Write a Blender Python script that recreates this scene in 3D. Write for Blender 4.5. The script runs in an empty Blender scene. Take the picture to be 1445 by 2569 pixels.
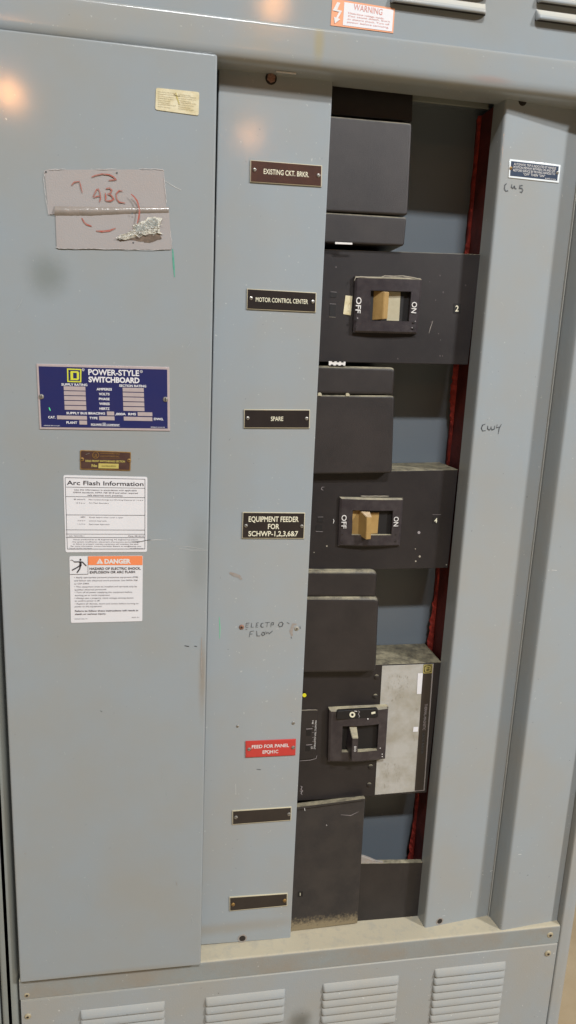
import bpy, bmesh, math, random
from mathutils import Vector, Matrix
random.seed(7)
S = bpy.context.scene
COL = S.collection
# ------------------------------------------------------------ camera
FPX, CX, CY = 1746.0, 722.5, 1284.5
r1 = Vector((10921-CX, 1346-CY, FPX)).normalized()
r2 = Vector((375-CX, 9318-CY, FPX)).normalized()
r2 = (r2 - r1*r1.dot(r2)).normalized()
r3 = r1.cross(r2)
CAM = Vector((0, -1.10, 0))
def ray(px, py):
    d = Vector((px-CX, py-CY, FPX)); return Vector((d.dot(r1), d.dot(r3), -d.dot(r2)))
# a plane is ((x0,y0),(x1,y1)) in plan, always vertical
def PY(y): return ((0.0, y), (1.0, y))
def pnorm(pl):
    (a, b), (c, d) = pl; u = Vector((c-a, d-b, 0)).normalized(); return Vector((u.y, -u.x, 0))
def P(px, py, pl, off=0.0):
    if not isinstance(pl, tuple): pl = PY(pl)
    n = pnorm(pl); o = Vector((pl[0][0], pl[0][1], 0)) + n*off
    d = ray(px, py); return CAM + d*((o-CAM).dot(n)/d.dot(n))
# ------------------------------------------------------------ materials
def lin(c):
    return tuple(((v/255)/12.92 if v/255 <= .04045 else (((v/255)+.055)/1.055)**2.4) for v in c) + (1,)
def mat(name, rgb, rough=.5, metal=0, noise=0, nscale=30, rgb2=None, bump=0, bscale=300, dust=0, dustc=(150,140,118), spec=.5, fine=0, chips=0, foot=None, dn=(.25,.6), patches=()):
    m = bpy.data.materials.new(name); m.use_nodes = True; nt = m.node_tree; N = nt.nodes; Lk = nt.links
    b = N['Principled BSDF']; b.inputs['Roughness'].default_value = rough; b.inputs['Metallic'].default_value = metal
    b.inputs['Specular IOR Level'].default_value = spec
    tc = N.new('ShaderNodeTexCoord'); geo = N.new('ShaderNodeNewGeometry')
    base = N.new('ShaderNodeRGB'); base.outputs[0].default_value = lin(rgb); cur = base.outputs[0]
    def nz(scale, detail=4, rough_=.6):
        n = N.new('ShaderNodeTexNoise'); n.inputs['Scale'].default_value = scale; n.inputs['Detail'].default_value = detail
        n.inputs['Roughness'].default_value = rough_; Lk.new(geo.outputs['Position'], n.inputs['Vector']); return n.outputs['Fac']
    def ramp(f, a, c):
        r = N.new('ShaderNodeMapRange'); r.inputs['From Min'].default_value = a; r.inputs['From Max'].default_value = c
        Lk.new(f, r.inputs['Value']); return r.outputs['Result']
    def mix(f, a, col, amt=1.0):
        x = N.new('ShaderNodeMix'); x.data_type = 'RGBA'
        if amt != 1.0:
            mm = N.new('ShaderNodeMath'); mm.operation = 'MULTIPLY'; Lk.new(f, mm.inputs[0]); mm.inputs[1].default_value = amt; f = mm.outputs[0]
        Lk.new(f, x.inputs['Factor']); Lk.new(a, x.inputs['A']); x.inputs['B'].default_value = lin(col) if len(col) == 3 else col
        return x.outputs['Result']
    if noise:
        cur = mix(ramp(nz(nscale), .38, .66), cur, rgb2 or tuple(v*.8 for v in rgb), noise)
    if fine:
        cur = mix(ramp(nz(nscale*9, 6, .7), .52, .75), cur, rgb2 or tuple(v*.8 for v in rgb), fine)
    if chips:
        cur = mix(ramp(nz(190, 2, .5), .735, .76), cur, (205,205,200), chips)
        cur = mix(ramp(nz(120, 3, .5), .74, .77), cur, (70,66,60), chips*.7)
    if dust:
        sp = N.new('ShaderNodeSeparateXYZ'); Lk.new(geo.outputs['True Normal'], sp.inputs[0])
        up = ramp(sp.outputs['Z'], .25, .8); nn = ramp(nz(45, 6, .7), dn[0], dn[1])
        mm = N.new('ShaderNodeMath'); mm.operation = 'MULTIPLY'; Lk.new(up, mm.inputs[0]); Lk.new(nn, mm.inputs[1])
        cur = mix(mm.outputs[0], cur, dustc, dust)
        rr = N.new('ShaderNodeMapRange'); Lk.new(mm.outputs[0], rr.inputs['Value']); rr.inputs['To Min'].default_value = rough; rr.inputs['To Max'].default_value = .9
        Lk.new(rr.outputs['Result'], b.inputs['Roughness'])
    for (c_, r_, col_, am_) in patches:
        vm = N.new('ShaderNodeVectorMath'); vm.operation = 'SUBTRACT'; Lk.new(geo.outputs['Position'], vm.inputs[0]); vm.inputs[1].default_value = c_
        vs_ = N.new('ShaderNodeVectorMath'); vs_.operation = 'DIVIDE'; Lk.new(vm.outputs[0], vs_.inputs[0]); vs_.inputs[1].default_value = r_
        ln = N.new('ShaderNodeVectorMath'); ln.operation = 'LENGTH'; Lk.new(vs_.outputs[0], ln.inputs[0])
        ad = N.new('ShaderNodeMath'); ad.operation = 'MULTIPLY_ADD'; Lk.new(nz(40, 5, .7), ad.inputs[0]); ad.inputs[1].default_value = .5; Lk.new(ln.outputs['Value'], ad.inputs[2])
        mr = N.new('ShaderNodeMapRange'); mr.interpolation_type = 'SMOOTHSTEP'; Lk.new(ad.outputs[0], mr.inputs['Value']); mr.inputs['From Min'].default_value = 1.25; mr.inputs['From Max'].default_value = .35
        cur = mix(mr.outputs['Result'], cur, col_, am_)
    if foot:
        sp2 = N.new('ShaderNodeSeparateXYZ'); Lk.new(geo.outputs['Position'], sp2.inputs[0])
        g_ = ramp(sp2.outputs['Z'], foot[1], foot[0]); mm = N.new('ShaderNodeMath'); mm.operation = 'ADD'; Lk.new(g_, mm.inputs[0]); Lk.new(nz(170, 6, .75), mm.inputs[1])
        cur = mix(ramp(mm.outputs[0], 1.0, 1.35), cur, (150,134,104), .85)
    Lk.new(cur, b.inputs['Base Color'])
    if bump:
        bp = N.new('ShaderNodeBump'); bp.inputs['Strength'].default_value = bump; bp.inputs['Distance'].default_value = .001
        Lk.new(nz(bscale, 3, .6), bp.inputs['Height']); Lk.new(bp.outputs[0], b.inputs['Normal'])
    return m
PG = (149,156,160)
DY = -.015
M = dict(
 paint=mat('grey_enamel', PG, .095, noise=.8, nscale=4.5, rgb2=(152,152,147), bump=.02, bscale=520, fine=.14),
 doorpaint=mat('door_enamel', PG, .095, noise=.8, nscale=4.5, rgb2=(152,152,147), bump=.02, bscale=520, fine=.2, chips=.25, patches=[(tuple(P(118,690,DY)),(.042,1,.045),(118,123,118),.6),(tuple(P(508,1700,DY)),(.010,1,.10),(140,128,112),.6),(tuple(P(500,1400,DY)),(.03,1,.09),(132,136,134),.5),(tuple(P(300,2440,DY)),(.2,1,.012),(146,138,122),.5)]),  # first entry is a soft, darker round spot on the door
 headerpaint=mat('header_enamel', PG, .16, noise=.8, nscale=5, rgb2=(158,154,144), bump=.02, bscale=520, fine=.2, chips=.4, patches=[(tuple(P(800,105,0)),(.012,1,.04),(160,150,118),.7),(tuple(P(1230,200,0)),(.05,1,.008),(160,136,126),.5)]),
 paintw=mat('grey_enamel_worn', (155,160,162), .4, noise=.8, nscale=6, rgb2=(160,157,149), bump=.25, bscale=380, fine=.3, chips=.8, dust=.6, dustc=(182,174,156), dn=(0,.6), patches=[(tuple(P(752,2562,0)),(.034,1,.045),(96,96,90),.8)]),  # single soft, darker spot low on the panel
 cover=mat('grey_enamel_cover', (153,160,164), .1, noise=.8, nscale=6, rgb2=(157,157,153), bump=.02, bscale=520, fine=.15, chips=.5, patches=[(tuple(P(550,2330,.035)),(.25,1,.02),(150,140,122),.45)]),
 post=mat('greenish_grey_enamel', (136,141,137), .4, noise=.5, nscale=7, rgb2=(128,129,122), bump=.25),
 inner=mat('inner_grey_steel', (120,129,137), .45, noise=.5, nscale=10, rgb2=(120,126,132), bump=.1),
 sill=mat('dusty_enamel', (142,147,146), .5, noise=.9, nscale=9, rgb2=(146,138,126), dust=.95, dustc=(184,173,148), dn=(.0,.5), bump=.3, fine=.35, chips=.4),
 black=mat('black_moulded_plastic', (34,30,31), .44, noise=.7, nscale=11, rgb2=(47,42,41), dust=.95, dustc=(146,137,112), bump=.3, bscale=900, fine=.35),
 filler=mat('charcoal_painted_steel', (40,36,36), .42, noise=.7, nscale=10, rgb2=(56,50,48), dust=1, dustc=(158,149,124), bump=.4, bscale=1200, fine=.35),
 filler2=mat('dusty_textured_plate', (46,42,41), .6, noise=.8, nscale=25, rgb2=(60,54,50), dust=1, dustc=(150,140,115), bump=.6, bscale=1500, fine=.6, foot=(-1.105,-1.045)),
 bezel=mat('black_bezel_plastic', (50,44,47), .33, noise=.6, nscale=60, rgb2=(72,66,66), dust=1, dustc=(172,162,134), dn=(.1,.6), bump=.25, bscale=900, fine=.3),
 deep=mat('deep_black', (22,19,19), .6),
 tan=mat('tan_toggle_plastic', (172,140,86), .5, noise=.6, nscale=50, rgb2=(152,120,70), dust=.8, dustc=(215,195,170), bump=.2),
 cream=mat('cream_plastic', (184,176,150), .5, noise=.6, nscale=60, rgb2=(168,158,130)),
 red=mat('red_insulation_board', (106,34,27), .75, noise=.7, nscale=30, rgb2=(72,25,22), bump=.6, bscale=250),
 redtorn=mat('torn_red_fibre', (176,58,44), .85, noise=.8, nscale=90, rgb2=(110,30,26), bump=.8, bscale=400),
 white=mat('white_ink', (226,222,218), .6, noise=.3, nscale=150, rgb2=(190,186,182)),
 whitesoft=mat('worn_white_ink', (150,142,142), .6),
 ivory=mat('ivory_engraving', (228,222,196), .6),
 plate=mat('black_engraved_laminate', (44,38,36), .3, noise=.5, nscale=40, rgb2=(54,46,42), bump=.1),
 platelit=mat('lamp_tinted_laminate', (78,52,44), .3, noise=.6, nscale=30, rgb2=(62,44,40), bump=.1),  # brown tone paints in the warm lamp's reflection
 plateed=mat('pale_laminate_edge', (196,186,158), .45),
 redplate=mat('red_engraved_laminate', (196,60,54), .4, noise=.4, nscale=40, rgb2=(182,62,56)),
 blue=mat('dark_blue_enamel_plate', (38,42,92), .35, noise=.5, nscale=20, rgb2=(46,44,88)),
 blue2=mat('slate_blue_plate', (40,54,76), .25, noise=.5, nscale=60, rgb2=(60,72,92)),
 alu=mat('brushed_aluminium', (205,190,188), .4, metal=.35, noise=.4, nscale=60, rgb2=(188,172,172)),
 alub=mat('bright_aluminium', (236,240,240), .25, metal=.3),
 brass=mat('brass', (176,138,80), .4, metal=.5, noise=.6, nscale=120, rgb2=(130,96,52)),
 brownpl=mat('dark_brown_enamel', (72,50,46), .4, noise=.5, nscale=80, rgb2=(90,66,56)),
 yellow=mat('yellow_ink', (206,208,64), .5),
 gold=mat('gold_ink', (188,172,96), .5),
 paper=mat('white_vinyl_label', (224,222,224), .5, noise=.3, nscale=25, rgb2=(214,212,212)),
 oldpaper=mat('yellowed_paper', (216,206,174), .7, noise=.7, nscale=70, rgb2=(190,174,128), bump=.4),
 orange=mat('orange_print', (238,138,88), .5),
 ink=mat('black_ink', (52,46,50), .6),
 inkfaint=mat('faint_print', (104,98,104), .6),
 inkold=mat('faded_print', (150,136,100), .7),
 inkred=mat('pale_red_print', (214,150,140), .7),
 marker=mat('dark_marker', (44,46,50), .6, noise=.7, nscale=260, rgb2=(110,114,116)),
 redmark=mat('faded_red_marker', (168,84,68), .6, noise=1, nscale=190, rgb2=(160,122,112)),
 tape=mat('taupe_tape', (164,159,157), .28, noise=.6, nscale=25, rgb2=(164,156,152), bump=.3, bscale=500),
 tapefold=mat('glossy_tape_fold', (150,140,132), .18, noise=.5, nscale=50, rgb2=(128,120,112), bump=.5, bscale=120),
 tapeedge=mat('white_tape_edge', (206,200,196), .5, noise=1, nscale=260, rgb2=(160,152,148)),
 torn=mat('torn_foil_white', (222,218,204), .4, noise=.9, nscale=240, rgb2=(150,146,134), bump=1, bscale=500),
 torngrey=mat('torn_foil_grey', (150,154,148), .3, metal=.3, noise=.9, nscale=160, rgb2=(196,196,188), bump=1, bscale=300),
 tornbr=mat('brown_adhesive', (118,100,84), .7, noise=.9, nscale=160, rgb2=(84,72,62)),
 green=mat('green_paint_streak', (70,150,126), .6, noise=.6, nscale=200, rgb2=(110,165,145)),
 greenb=mat('bright_green_fleck', (90,215,150), .5),
 steel=mat('zinc_screw', (176,172,164), .35, metal=.6, noise=.5, nscale=300, rgb2=(120,112,100)),
 copper=mat('rusty_screw', (160,122,104), .5, metal=.3, noise=.8, nscale=300, rgb2=(120,84,66)),
 painted=mat('dusty_painted_screw', (176,164,136), .5, noise=.7, nscale=250, rgb2=(140,126,100)),
 slot=mat('dark_slot', (40,34,30), .7),
 label=mat('grimy_silver_label', (178,175,168), .42, noise=.9, nscale=26, rgb2=(158,152,138), fine=.25),
 grime=mat('grey_grime', (150,142,124), .6, noise=1, nscale=160, rgb2=(168,160,146)),
 stain=mat('brown_stain', (150,138,128), .6, noise=.9, nscale=200, rgb2=(154,150,145)),
 yellowdot=mat('yellow_button', (220,212,40), .4),
 floor=mat('tan_concrete', (188,168,136), .8, noise=.8, nscale=3, rgb2=(164,140,106), bump=.6, bscale=60, fine=.4),
 lipgrey=mat('pale_edge_enamel', (176,176,170), .4),  # paler grey than the cover sheets, for the folded edge
 orangepale=mat('faded_orange_print', (232,158,116), .5),
 faintscr=mat('faint_scratch', (172,176,176), .45, noise=.9, nscale=300, rgb2=(154,158,159)),
 scuffc=mat('dull_scuff', (92,84,84), .6, noise=.9, nscale=500, rgb2=(70,62,62)),
 ventpaint=mat('vent_enamel', PG, .3, noise=.8, nscale=12, rgb2=(158,154,144), bump=.1, fine=.3, dust=.9, dustc=(206,200,184), dn=(-.3,.4)),  # pale dust tint on upward faces also paints in the lips' lit brightness
 chip=mat('bare_chip', (208,208,204), .4),
)
# ------------------------------------------------------------ mesh builder
class MB:
    def __init__(s): s.v = []; s.f = []; s.mi = []; s.sm = []; s.mats = []; s.grp = []; s.g = 0
    def m(s, name):
        if name not in s.mats: s.mats.append(name)
        return s.mats.index(name)
    def add(s, vs, fs, mn, smooth=False):
        o = len(s.v); s.v += [Vector(v) for v in vs]; k = s.m(mn)
        for f in fs: s.f.append([i+o for i in f]); s.mi.append(k); s.sm.append(smooth); s.grp.append(s.g)
    def nx(s): s.g += 1
    def quad(s, pts, mn): s.add(pts, [list(range(len(pts)))], mn)
    def box(s, x0, x1, y0, y1, z0, z1, mn):
        vs = [(x, y, z) for x in (x0, x1) for y in (y0, y1) for z in (z0, z1)]
        s.add(vs, [(0,1,3,2),(4,6,7,5),(0,4,5,1),(2,3,7,6),(0,2,6,4),(1,5,7,3)], mn)
    def build_each(s, name, parent=None):
        out = []; seen = {}
        for fi, f in enumerate(s.f):
            k = s.grp[fi]; seen.setdefault(k, []).append(fi)
        for k, fl in seen.items():
            m = MB(); mp = {}
            for fi in fl:
                mn = s.mats[s.mi[fi]]; kk = m.m(mn); ff = []
                for v in s.f[fi]:
                    if v not in mp: mp[v] = len(m.v); m.v.append(s.v[v])
                    ff.append(mp[v])
                m.f.append(ff); m.mi.append(kk); m.sm.append(s.sm[fi]); m.grp.append(0)
            out.append(m.build(name, parent))
        return out
    def build(s, name, parent=None):
        me = bpy.data.meshes.new(name)
        loc = Vector((0,0,0)); p = parent
        while p is not None: loc += p.location; p = p.parent
        me.from_pydata([v-loc for v in s.v], [], s.f)
        for mn in s.mats: me.materials.append(M[mn])
        me.polygons.foreach_set('material_index', s.mi); me.polygons.foreach_set('use_smooth', s.sm)
        me.update()
        o = bpy.data.objects.new(name, me); COL.objects.link(o)
        if parent: o.parent = parent
        return o
def thing(name, label, cat, loc, group=None):
    o = bpy.data.objects.new(name, None); COL.objects.link(o); o.location = loc; o.empty_display_size = .02
    o['label'] = label; o['category'] = cat
    if group: o['group'] = group
    return o
def tag(o, label, cat, group=None):
    o['label'] = label; o['category'] = cat
    if group: o['group'] = group
    return o
# rounded convex polygon in a plane
def rpoly(pts, r, seg=4):
    out = []; n = len(pts)
    rs = r if isinstance(r, (list, tuple)) else [r]*n
    for i in range(n):
        a, b, c = pts[i-1], pts[i], pts[(i+1) % n]; rr = rs[i]
        if rr <= 0: out.append(b); continue
        d1 = (a-b).normalized(); d2 = (c-b).normalized()
        for k in range(seg+1):
            t = k/seg; q = (1-t)**2*(b+d1*rr) + 2*t*(1-t)*b + t*t*(b+d2*rr); out.append(q)
    return out
def inset(poly, n, d):
    out = []; N_ = len(poly)
    c = sum(poly, Vector())/N_
    for i in range(N_):
        a, b, e = poly[i-1], poly[i], poly[(i+1) % N_]
        t1 = (b-a).normalized(); t2 = (e-b).normalized()
        m1 = n.cross(t1); m2 = n.cross(t2)
        if m1.dot(c-b) < 0: m1 = -m1
        if m2.dot(c-b) < 0: m2 = -m2
        m = (m1+m2); L = m.length
        m = m/L if L > 1e-6 else m1
        out.append(b + m*(d/max(.5, m.dot(m1))))
    return out
def slab(mb, pts, mn, pl, thick=.002, r=0, bev=0, off=0.0, seg=3, n=None):
    mb.nx()
    """pts: photo-space corners measured on plane pl; the front face lies off metres proud of it"""
    n = n or pnorm(pl if isinstance(pl, tuple) else PY(pl))
    w = [P(x, y, pl, off) for x, y in pts] if not isinstance(pts[0], Vector) else [p + n*off for p in pts]
    if bev: r = [max(q, bev*1.6) if q > 0 else 0 for q in (r if isinstance(r, list) else [r]*len(pts))]
    out = rpoly(w, r)
    rings = [[p - n*thick for p in out]]
    if bev:
        rings.append([p - n*bev for p in out])
        for k in range(1, seg+1):
            a = k/seg*math.pi/2
            rings.append([p - n*bev*(1-math.sin(a)) for p in inset(out, n, bev*(1-math.cos(a)))])
    else: rings.append(out)
    L = len(out)
    for i in range(len(rings)-1):
        A, B = rings[i], rings[i+1]
        mb.add(A+B, [(j, (j+1) % L, L+(j+1) % L, L+j) for j in range(L)], mn, smooth=(i > 0))
    for R_ in (rings[-1], rings[0]):
        if L == 4: mb.add(R_, [(0,1,2,3)], mn)
        else: mb.add([sum(R_, Vector())/L]+R_, [(0, j+1, (j+1) % L+1) for j in range(L)], mn)
def ribbon(mb, pts, wpx, mn, pl, off=.0004, taper=True):
    if len(pts) < 2: return
    mb.nx()
    n = pnorm(pl if isinstance(pl, tuple) else PY(pl))
    w = [P(x, y, pl, off) for x, y in pts]
    # px size on plane
    s = (P(pts[0][0]+1, pts[0][1], pl, off)-w[0]).length
    A = []; B = []
    for i, p in enumerate(w):
        t = (w[min(i+1, len(w)-1)]-w[max(i-1, 0)]).normalized(); m = n.cross(t)
        hw = wpx*s/2*(.55 if taper and i in (0, len(w)-1) else 1)*random.uniform(.85, 1.15)
        A.append(p+m*hw); B.append(p-m*hw)
    L = len(w); mb.add(A+B, [(i, i+1, L+i+1, L+i) for i in range(L-1)], mn)
def disc(mb, px, py, rpx, mn, pl, off=.0005, seg=16, ry=None):
    mb.nx()
    mb.quad([P(px+rpx*math.cos(a), py+(ry or rpx)*math.sin(a), pl, off) for a in [i*2*math.pi/seg for i in range(seg)]], mn)
def annulus(mb, px, py, r0, r1_, mn, pl, off=.0005, seg=24):
    mb.nx()
    a_ = [i*2*math.pi/seg for i in range(seg)]
    A = [P(px+r0*math.cos(a), py+r0*math.sin(a), pl, off) for a in a_]; B = [P(px+r1_*math.cos(a), py+r1_*math.sin(a), pl, off) for a in a_]
    mb.add(A+B, [(i, (i+1) % seg, seg+(i+1) % seg, seg+i) for i in range(seg)], mn)
# text ----------------------------------------------------------------
_tc = {}
def glyphs(s, bold=0):
    k = (s, bold)
    if k in _tc: return _tc[k]
    cu = bpy.data.curves.new('t', 'FONT'); cu.body = s; cu.size = 1; cu.resolution_u = 3; cu.offset = bold
    o = bpy.data.objects.new('t', cu); COL.objects.link(o); bpy.context.view_layer.update()
    me = bpy.data.meshes.new_from_object(o.evaluated_get(bpy.context.evaluated_depsgraph_get()))
    vs = [(v.co.x, v.co.y) for v in me.vertices]; fs = [list(p.vertices) for p in me.polygons]
    bpy.data.objects.remove(o); bpy.data.curves.remove(cu); bpy.data.meshes.remove(me)
    _tc[k] = (vs, fs); return _tc[k]
CAPH = [None]
def text(mb, s, p0, p1, cap, mn, pl, off=.0004, bold=0, slant=0):
    """baseline from p0 to p1 (photo px), cap height in px"""
    mb.nx()
    if CAPH[0] is None:
        g = glyphs('H'); CAPH[0] = max(y for _, y in g[0])
    vs, fs = glyphs(s, bold)
    if not vs: return
    x0 = min(x for x, _ in vs); x1 = max(x for x, _ in vs)
    n = pnorm(pl if isinstance(pl, tuple) else PY(pl))
    a = P(*p0, pl, off); b = P(*p1, pl, off); u = (b-a); W = u.length; u = u/W
    v = -n.cross(u)
    if v.dot(Vector((-u.z, 0, u.x))) < 0: v = -v
    # cap height: measured in px across the baseline
    du = math.hypot(p1[0]-p0[0], p1[1]-p0[1]); h = cap*W/du if du else .005
    sx = W/(x1-x0); sy = h/CAPH[0]
    mb.add([a + u*((x-x0)*sx + slant*y*sy) + v*(y*sy) for x, y in vs], fs, mn)
# screws ---------------------------------------------------------------
def screw(parent, px, py, rpx, pl, off=.0, mn='steel', kind='slot', ang=10, name='screw', h=.45):
    mb = MB(); c = P(px, py, pl, off); n = pnorm(pl if isinstance(pl, tuple) else PY(pl))
    r = (P(px+rpx, py, pl, off)-c).length
    u = Vector((0,0,1)).cross(n).normalized(); v = Vector((0,0,1)); seg = 6 if kind == 'hex' else 16
    def ring(rr, hh): return [c + u*rr*math.cos(i*2*math.pi/seg+.4) + v*rr*math.sin(i*2*math.pi/seg+.4) + n*hh for i in range(seg)]
    if kind == 'hex':
        R = [ring(r, -.001), ring(r, r*.6), ring(r*.85, r*.72)]
        seg0 = seg; seg = 20; W = [ring(r*1.3, -.001), ring(r*1.3, .0008)]; 
        mb.add(W[0]+W[1], [(i, (i+1) % 20, 20+(i+1) % 20, 20+i) for i in range(20)], 'slot'); mb.add(W[1], [list(range(20))], 'slot'); seg = seg0
    elif kind == 'hole':
        R = [ring(r*1.5, -.001), ring(r*1.45, .0006), ring(r, .0004)]
    else:
        R = [ring(r, -.001), ring(r, r*.15), ring(r*.85, r*h*.7), ring(r*.45, r*h)]
    for i in range(len(R)-1): mb.add(R[i]+R[i+1], [(j, (j+1) % seg, seg+(j+1) % seg, seg+j) for j in range(seg)], mn, smooth=kind != 'hex')
    mb.add(R[-1], [list(range(seg))], 'slot' if kind == 'hole' else mn)
    if kind in ('slot', 'cross'):
        for a_ in ([ang] if kind == 'slot' else [ang, ang+90]):
            a = math.radians(a_); d = u*math.cos(a)+v*math.sin(a); e = -u*math.sin(a)+v*math.cos(a); hh = r*h+.0002; L = r*(.8 if kind == 'slot' else .5)
            mb.add([c+d*L+e*r*.13+n*hh*.9, c-d*L+e*r*.13+n*hh*.9, c-d*L-e*r*.13+n*hh*.9, c+d*L-e*r*.13+n*hh*.9,
                    c+d*L*.5+e*r*.13+n*hh, c-d*L*.5+e*r*.13+n*hh, c-d*L*.5-e*r*.13+n*hh, c+d*L*.5-e*r*.13+n*hh],
                   [(4,5,6,7),(0,1,5,4),(2,3,7,6),(1,2,6,5),(3,0,4,7)], 'slot')
    if kind == 'socket': 
        mb.add([p+n*.0002 for p in ring(r*.4, r*h)], [list(range(seg))], 'slot')
    return mb.build(name, parent)
def sweep(mb, prof, lo, hi, axis, mn, th=.0015, smooth=True):
    """prof: list of (a,b) -> axis 'z': (x,y) extruded in z ; axis 'x': (y,z) extruded in x. sheet of thickness th"""
    def V(p, t): return Vector((p[0], p[1], t)) if axis == 'z' else Vector((t, p[0], p[1]))
    L = len(prof); A = [V(p, lo) for p in prof]; B = [V(p, hi) for p in prof]
    mb.add(A+B, [(i, i+1, L+i+1, L+i) for i in range(L-1)], mn, smooth)
    nr = []
    for i in range(L):
        a = Vector(prof[max(i-1, 0)]); b = Vector(prof[min(i+1, L-1)]); t = (b-a).normalized(); nr.append(Vector((-t.y, t.x)))
    q = [(p[0]+n.x*th, p[1]+n.y*th) for p, n in zip(prof, nr)]
    C = [V(p, lo) for p in q]; D = [V(p, hi) for p in q]
    mb.add(C+D, [(L+i, L+i+1, i+1, i) for i in range(L-1)], mn, smooth)
    for X_, Y_ in ((A, C), (B, D)): mb.add(X_+Y_, [(i, i+1, L+i+1, L+i) for i in range(L-1)], mn)
    mb.quad([A[0], B[0], D[0], C[0]], mn); mb.quad([A[-1], B[-1], D[-1], C[-1]], mn)
def rprof(pts, seg=6):
    out = []
    for i, p in enumerate(pts):
        r = p[2] if len(p) > 2 else 0; b = Vector(p[:2])
        if r == 0 or i in (0, len(pts)-1): out.append(tuple(b)); continue
        d1 = (Vector(pts[i-1][:2])-b).normalized(); d2 = (Vector(pts[i+1][:2])-b).normalized()
        out.append(tuple(b+d1*min(r*3, (Vector(pts[i-1][:2])-b).length*.6)))
        for k in range(seg+1):
            t = k/seg; out.append(tuple((1-t)**2*(b+d1*r)+2*t*(1-t)*b+t*t*(b+d2*r)))
        out.append(tuple(b+d2*min(r*3, (Vector(pts[i+1][:2])-b).length*.6)))
    return out

# ============================================================ CABINET
ZS = -1.1082       # sill top
cab = thing('switchboard_cabinet', 'grey enamelled steel switchboard cabinet with closed left door and open breaker bay', 'switchboard', (.27, .3, -1.75))
mb = MB()
for b_ in ((-.262,.795,.17,.75,-1.75,1.0),): mb.box(*b_, 'paint')
mb.build('cabinet_body', cab)
# interior back panel, bay sides, bay ceiling
mb = MB(); mb.box(.19,.545,.150,.168,-1.12,.45,'inner'); mb.build('back_panel', cab)
mb = MB(); mb.box(.186,.190,.05,.168,-1.12,.45,'inner'); mb.box(.19,.512,.054,.15,.432,.436,'inner'); mb.build('bay_side', cab)
# header
mb = MB(); pr = rprof([(.03,.4647),(0,.4647,.003),(0,.4135,.016),(.053,.4135,.002),(.053,.45)])
sweep(mb, pr, -.9, 1.3, 'x', 'headerpaint', th=-.0015); hd = mb.build('header_rail', cab)
mb = MB(); slab(mb, [P(1038,214,.053)+Vector((0,.02,.0)) , P(1240,236,.053)+Vector((0,.02,0)), P(1240,262,.053)+Vector((0,.02,0)), P(1038,240,.053)+Vector((0,.02,0))], 'post', .05, .004, bev=.001)
mb.build('header_bracket', cab)
# upper louvred panel
LU = .014
mb = MB(); mb.box(-.9,1.3,LU,LU+.003,.4650,1.0,'paint'); up = mb.build('upper_louver_panel', cab)
def louver(parent, x0, x1, zt, h, dep, Y0, mn):
    mb = MB(); n = 10; xs = []
    e = min(.006, (x1-x0)*.1)
    for k in range(7): xs.append((x0+e*(1-math.cos(k/6*math.pi/2)), math.sin(k/6*math.pi/2)))
    for k in range(7): xs.append((x1-e*(1-math.sin(k/6*math.pi/2)), math.cos(k/6*math.pi/2)))
    prof = [(0,0),(.12,.22),(.35,.55),(.6,.85),(.78,.98),(.9,1),(.97,.93),(1,.8)]
    vs = []; 
    for x, s in xs:
        for t, d in prof: vs.append((x, Y0-dep*d*max(s, .02), zt-h*(t if s > .5 else .5+(t-.5)*(s+.5))))
    L = len(prof); fs = []
    for i in range(len(xs)-1):
        for j in range(L-1): fs.append((i*L+j, (i+1)*L+j, (i+1)*L+j+1, i*L+j+1))
    mb.add(vs, fs, mn, True)
    # opening closed by a dark face, its shade put into the colour
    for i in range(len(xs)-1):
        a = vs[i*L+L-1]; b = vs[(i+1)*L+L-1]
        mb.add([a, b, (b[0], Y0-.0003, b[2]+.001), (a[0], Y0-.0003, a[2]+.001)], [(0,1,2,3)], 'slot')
    o = mb.build('louver', parent); o.data.name = 'louver'; return o
pU = P(1100,18,LU-.008); 
for (xa, ya, xb, yb) in ((982,6,1222,36),):
    a = P(xa, ya, LU-.008); b = P(xb, yb, LU-.008)
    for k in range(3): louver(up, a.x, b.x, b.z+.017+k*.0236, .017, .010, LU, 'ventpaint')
a = P(1347,52,LU-.008); 
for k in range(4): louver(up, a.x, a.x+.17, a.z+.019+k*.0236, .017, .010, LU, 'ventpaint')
# sill and lower trim
mb = MB(); pr = rprof([(.149,ZS),(0,ZS,.0025),(0,-1.1475)]); sweep(mb, pr, -.2600, .7965, 'x', 'sill', th=-.0015); mb.build('sill', cab)
# lower louvred panel
mb = MB(); slab(mb, [Vector((-.2585,-.0035,-1.1492)),Vector((.7950,-.0035,-1.1492)),Vector((.7950,-.0035,-1.62)),Vector((-.2585,-.0035,-1.62))], 'paintw', 0.0, .004, bev=.0015)
lp = mb.build('lower_louver_panel', cab)
for (xa, ya, xb, yb, nrow) in ((200,2563,414,2540,3),(515,2530,717,2508,4),(811,2495,1003,2473,6),(1092,2458,1272,2436,9)):
    a = P(xa, ya, -.012); b = P(xb, yb, -.012)
    zz = (a.z+b.z)/2
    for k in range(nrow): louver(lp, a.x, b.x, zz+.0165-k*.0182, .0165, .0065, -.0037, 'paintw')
# posts
mb = MB(); pr = rprof([(.7972,.06),(.7972,-.004,.004),(.829,-.004,.016),(.829,.75)]); sweep(mb, pr, -1.75, 1.0, 'z', 'paintw', th=.0015); mb.build('corner_post', cab)
mb = MB(); pr = rprof([(-.2915,.06),(-.2915,-.002,.006),(-.2635,-.002,.009),(-.2635,.08)]); sweep(mb, pr, -1.75, .4125, 'z', 'post', th=.0015); mb.build('corner_post', cab)
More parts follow.
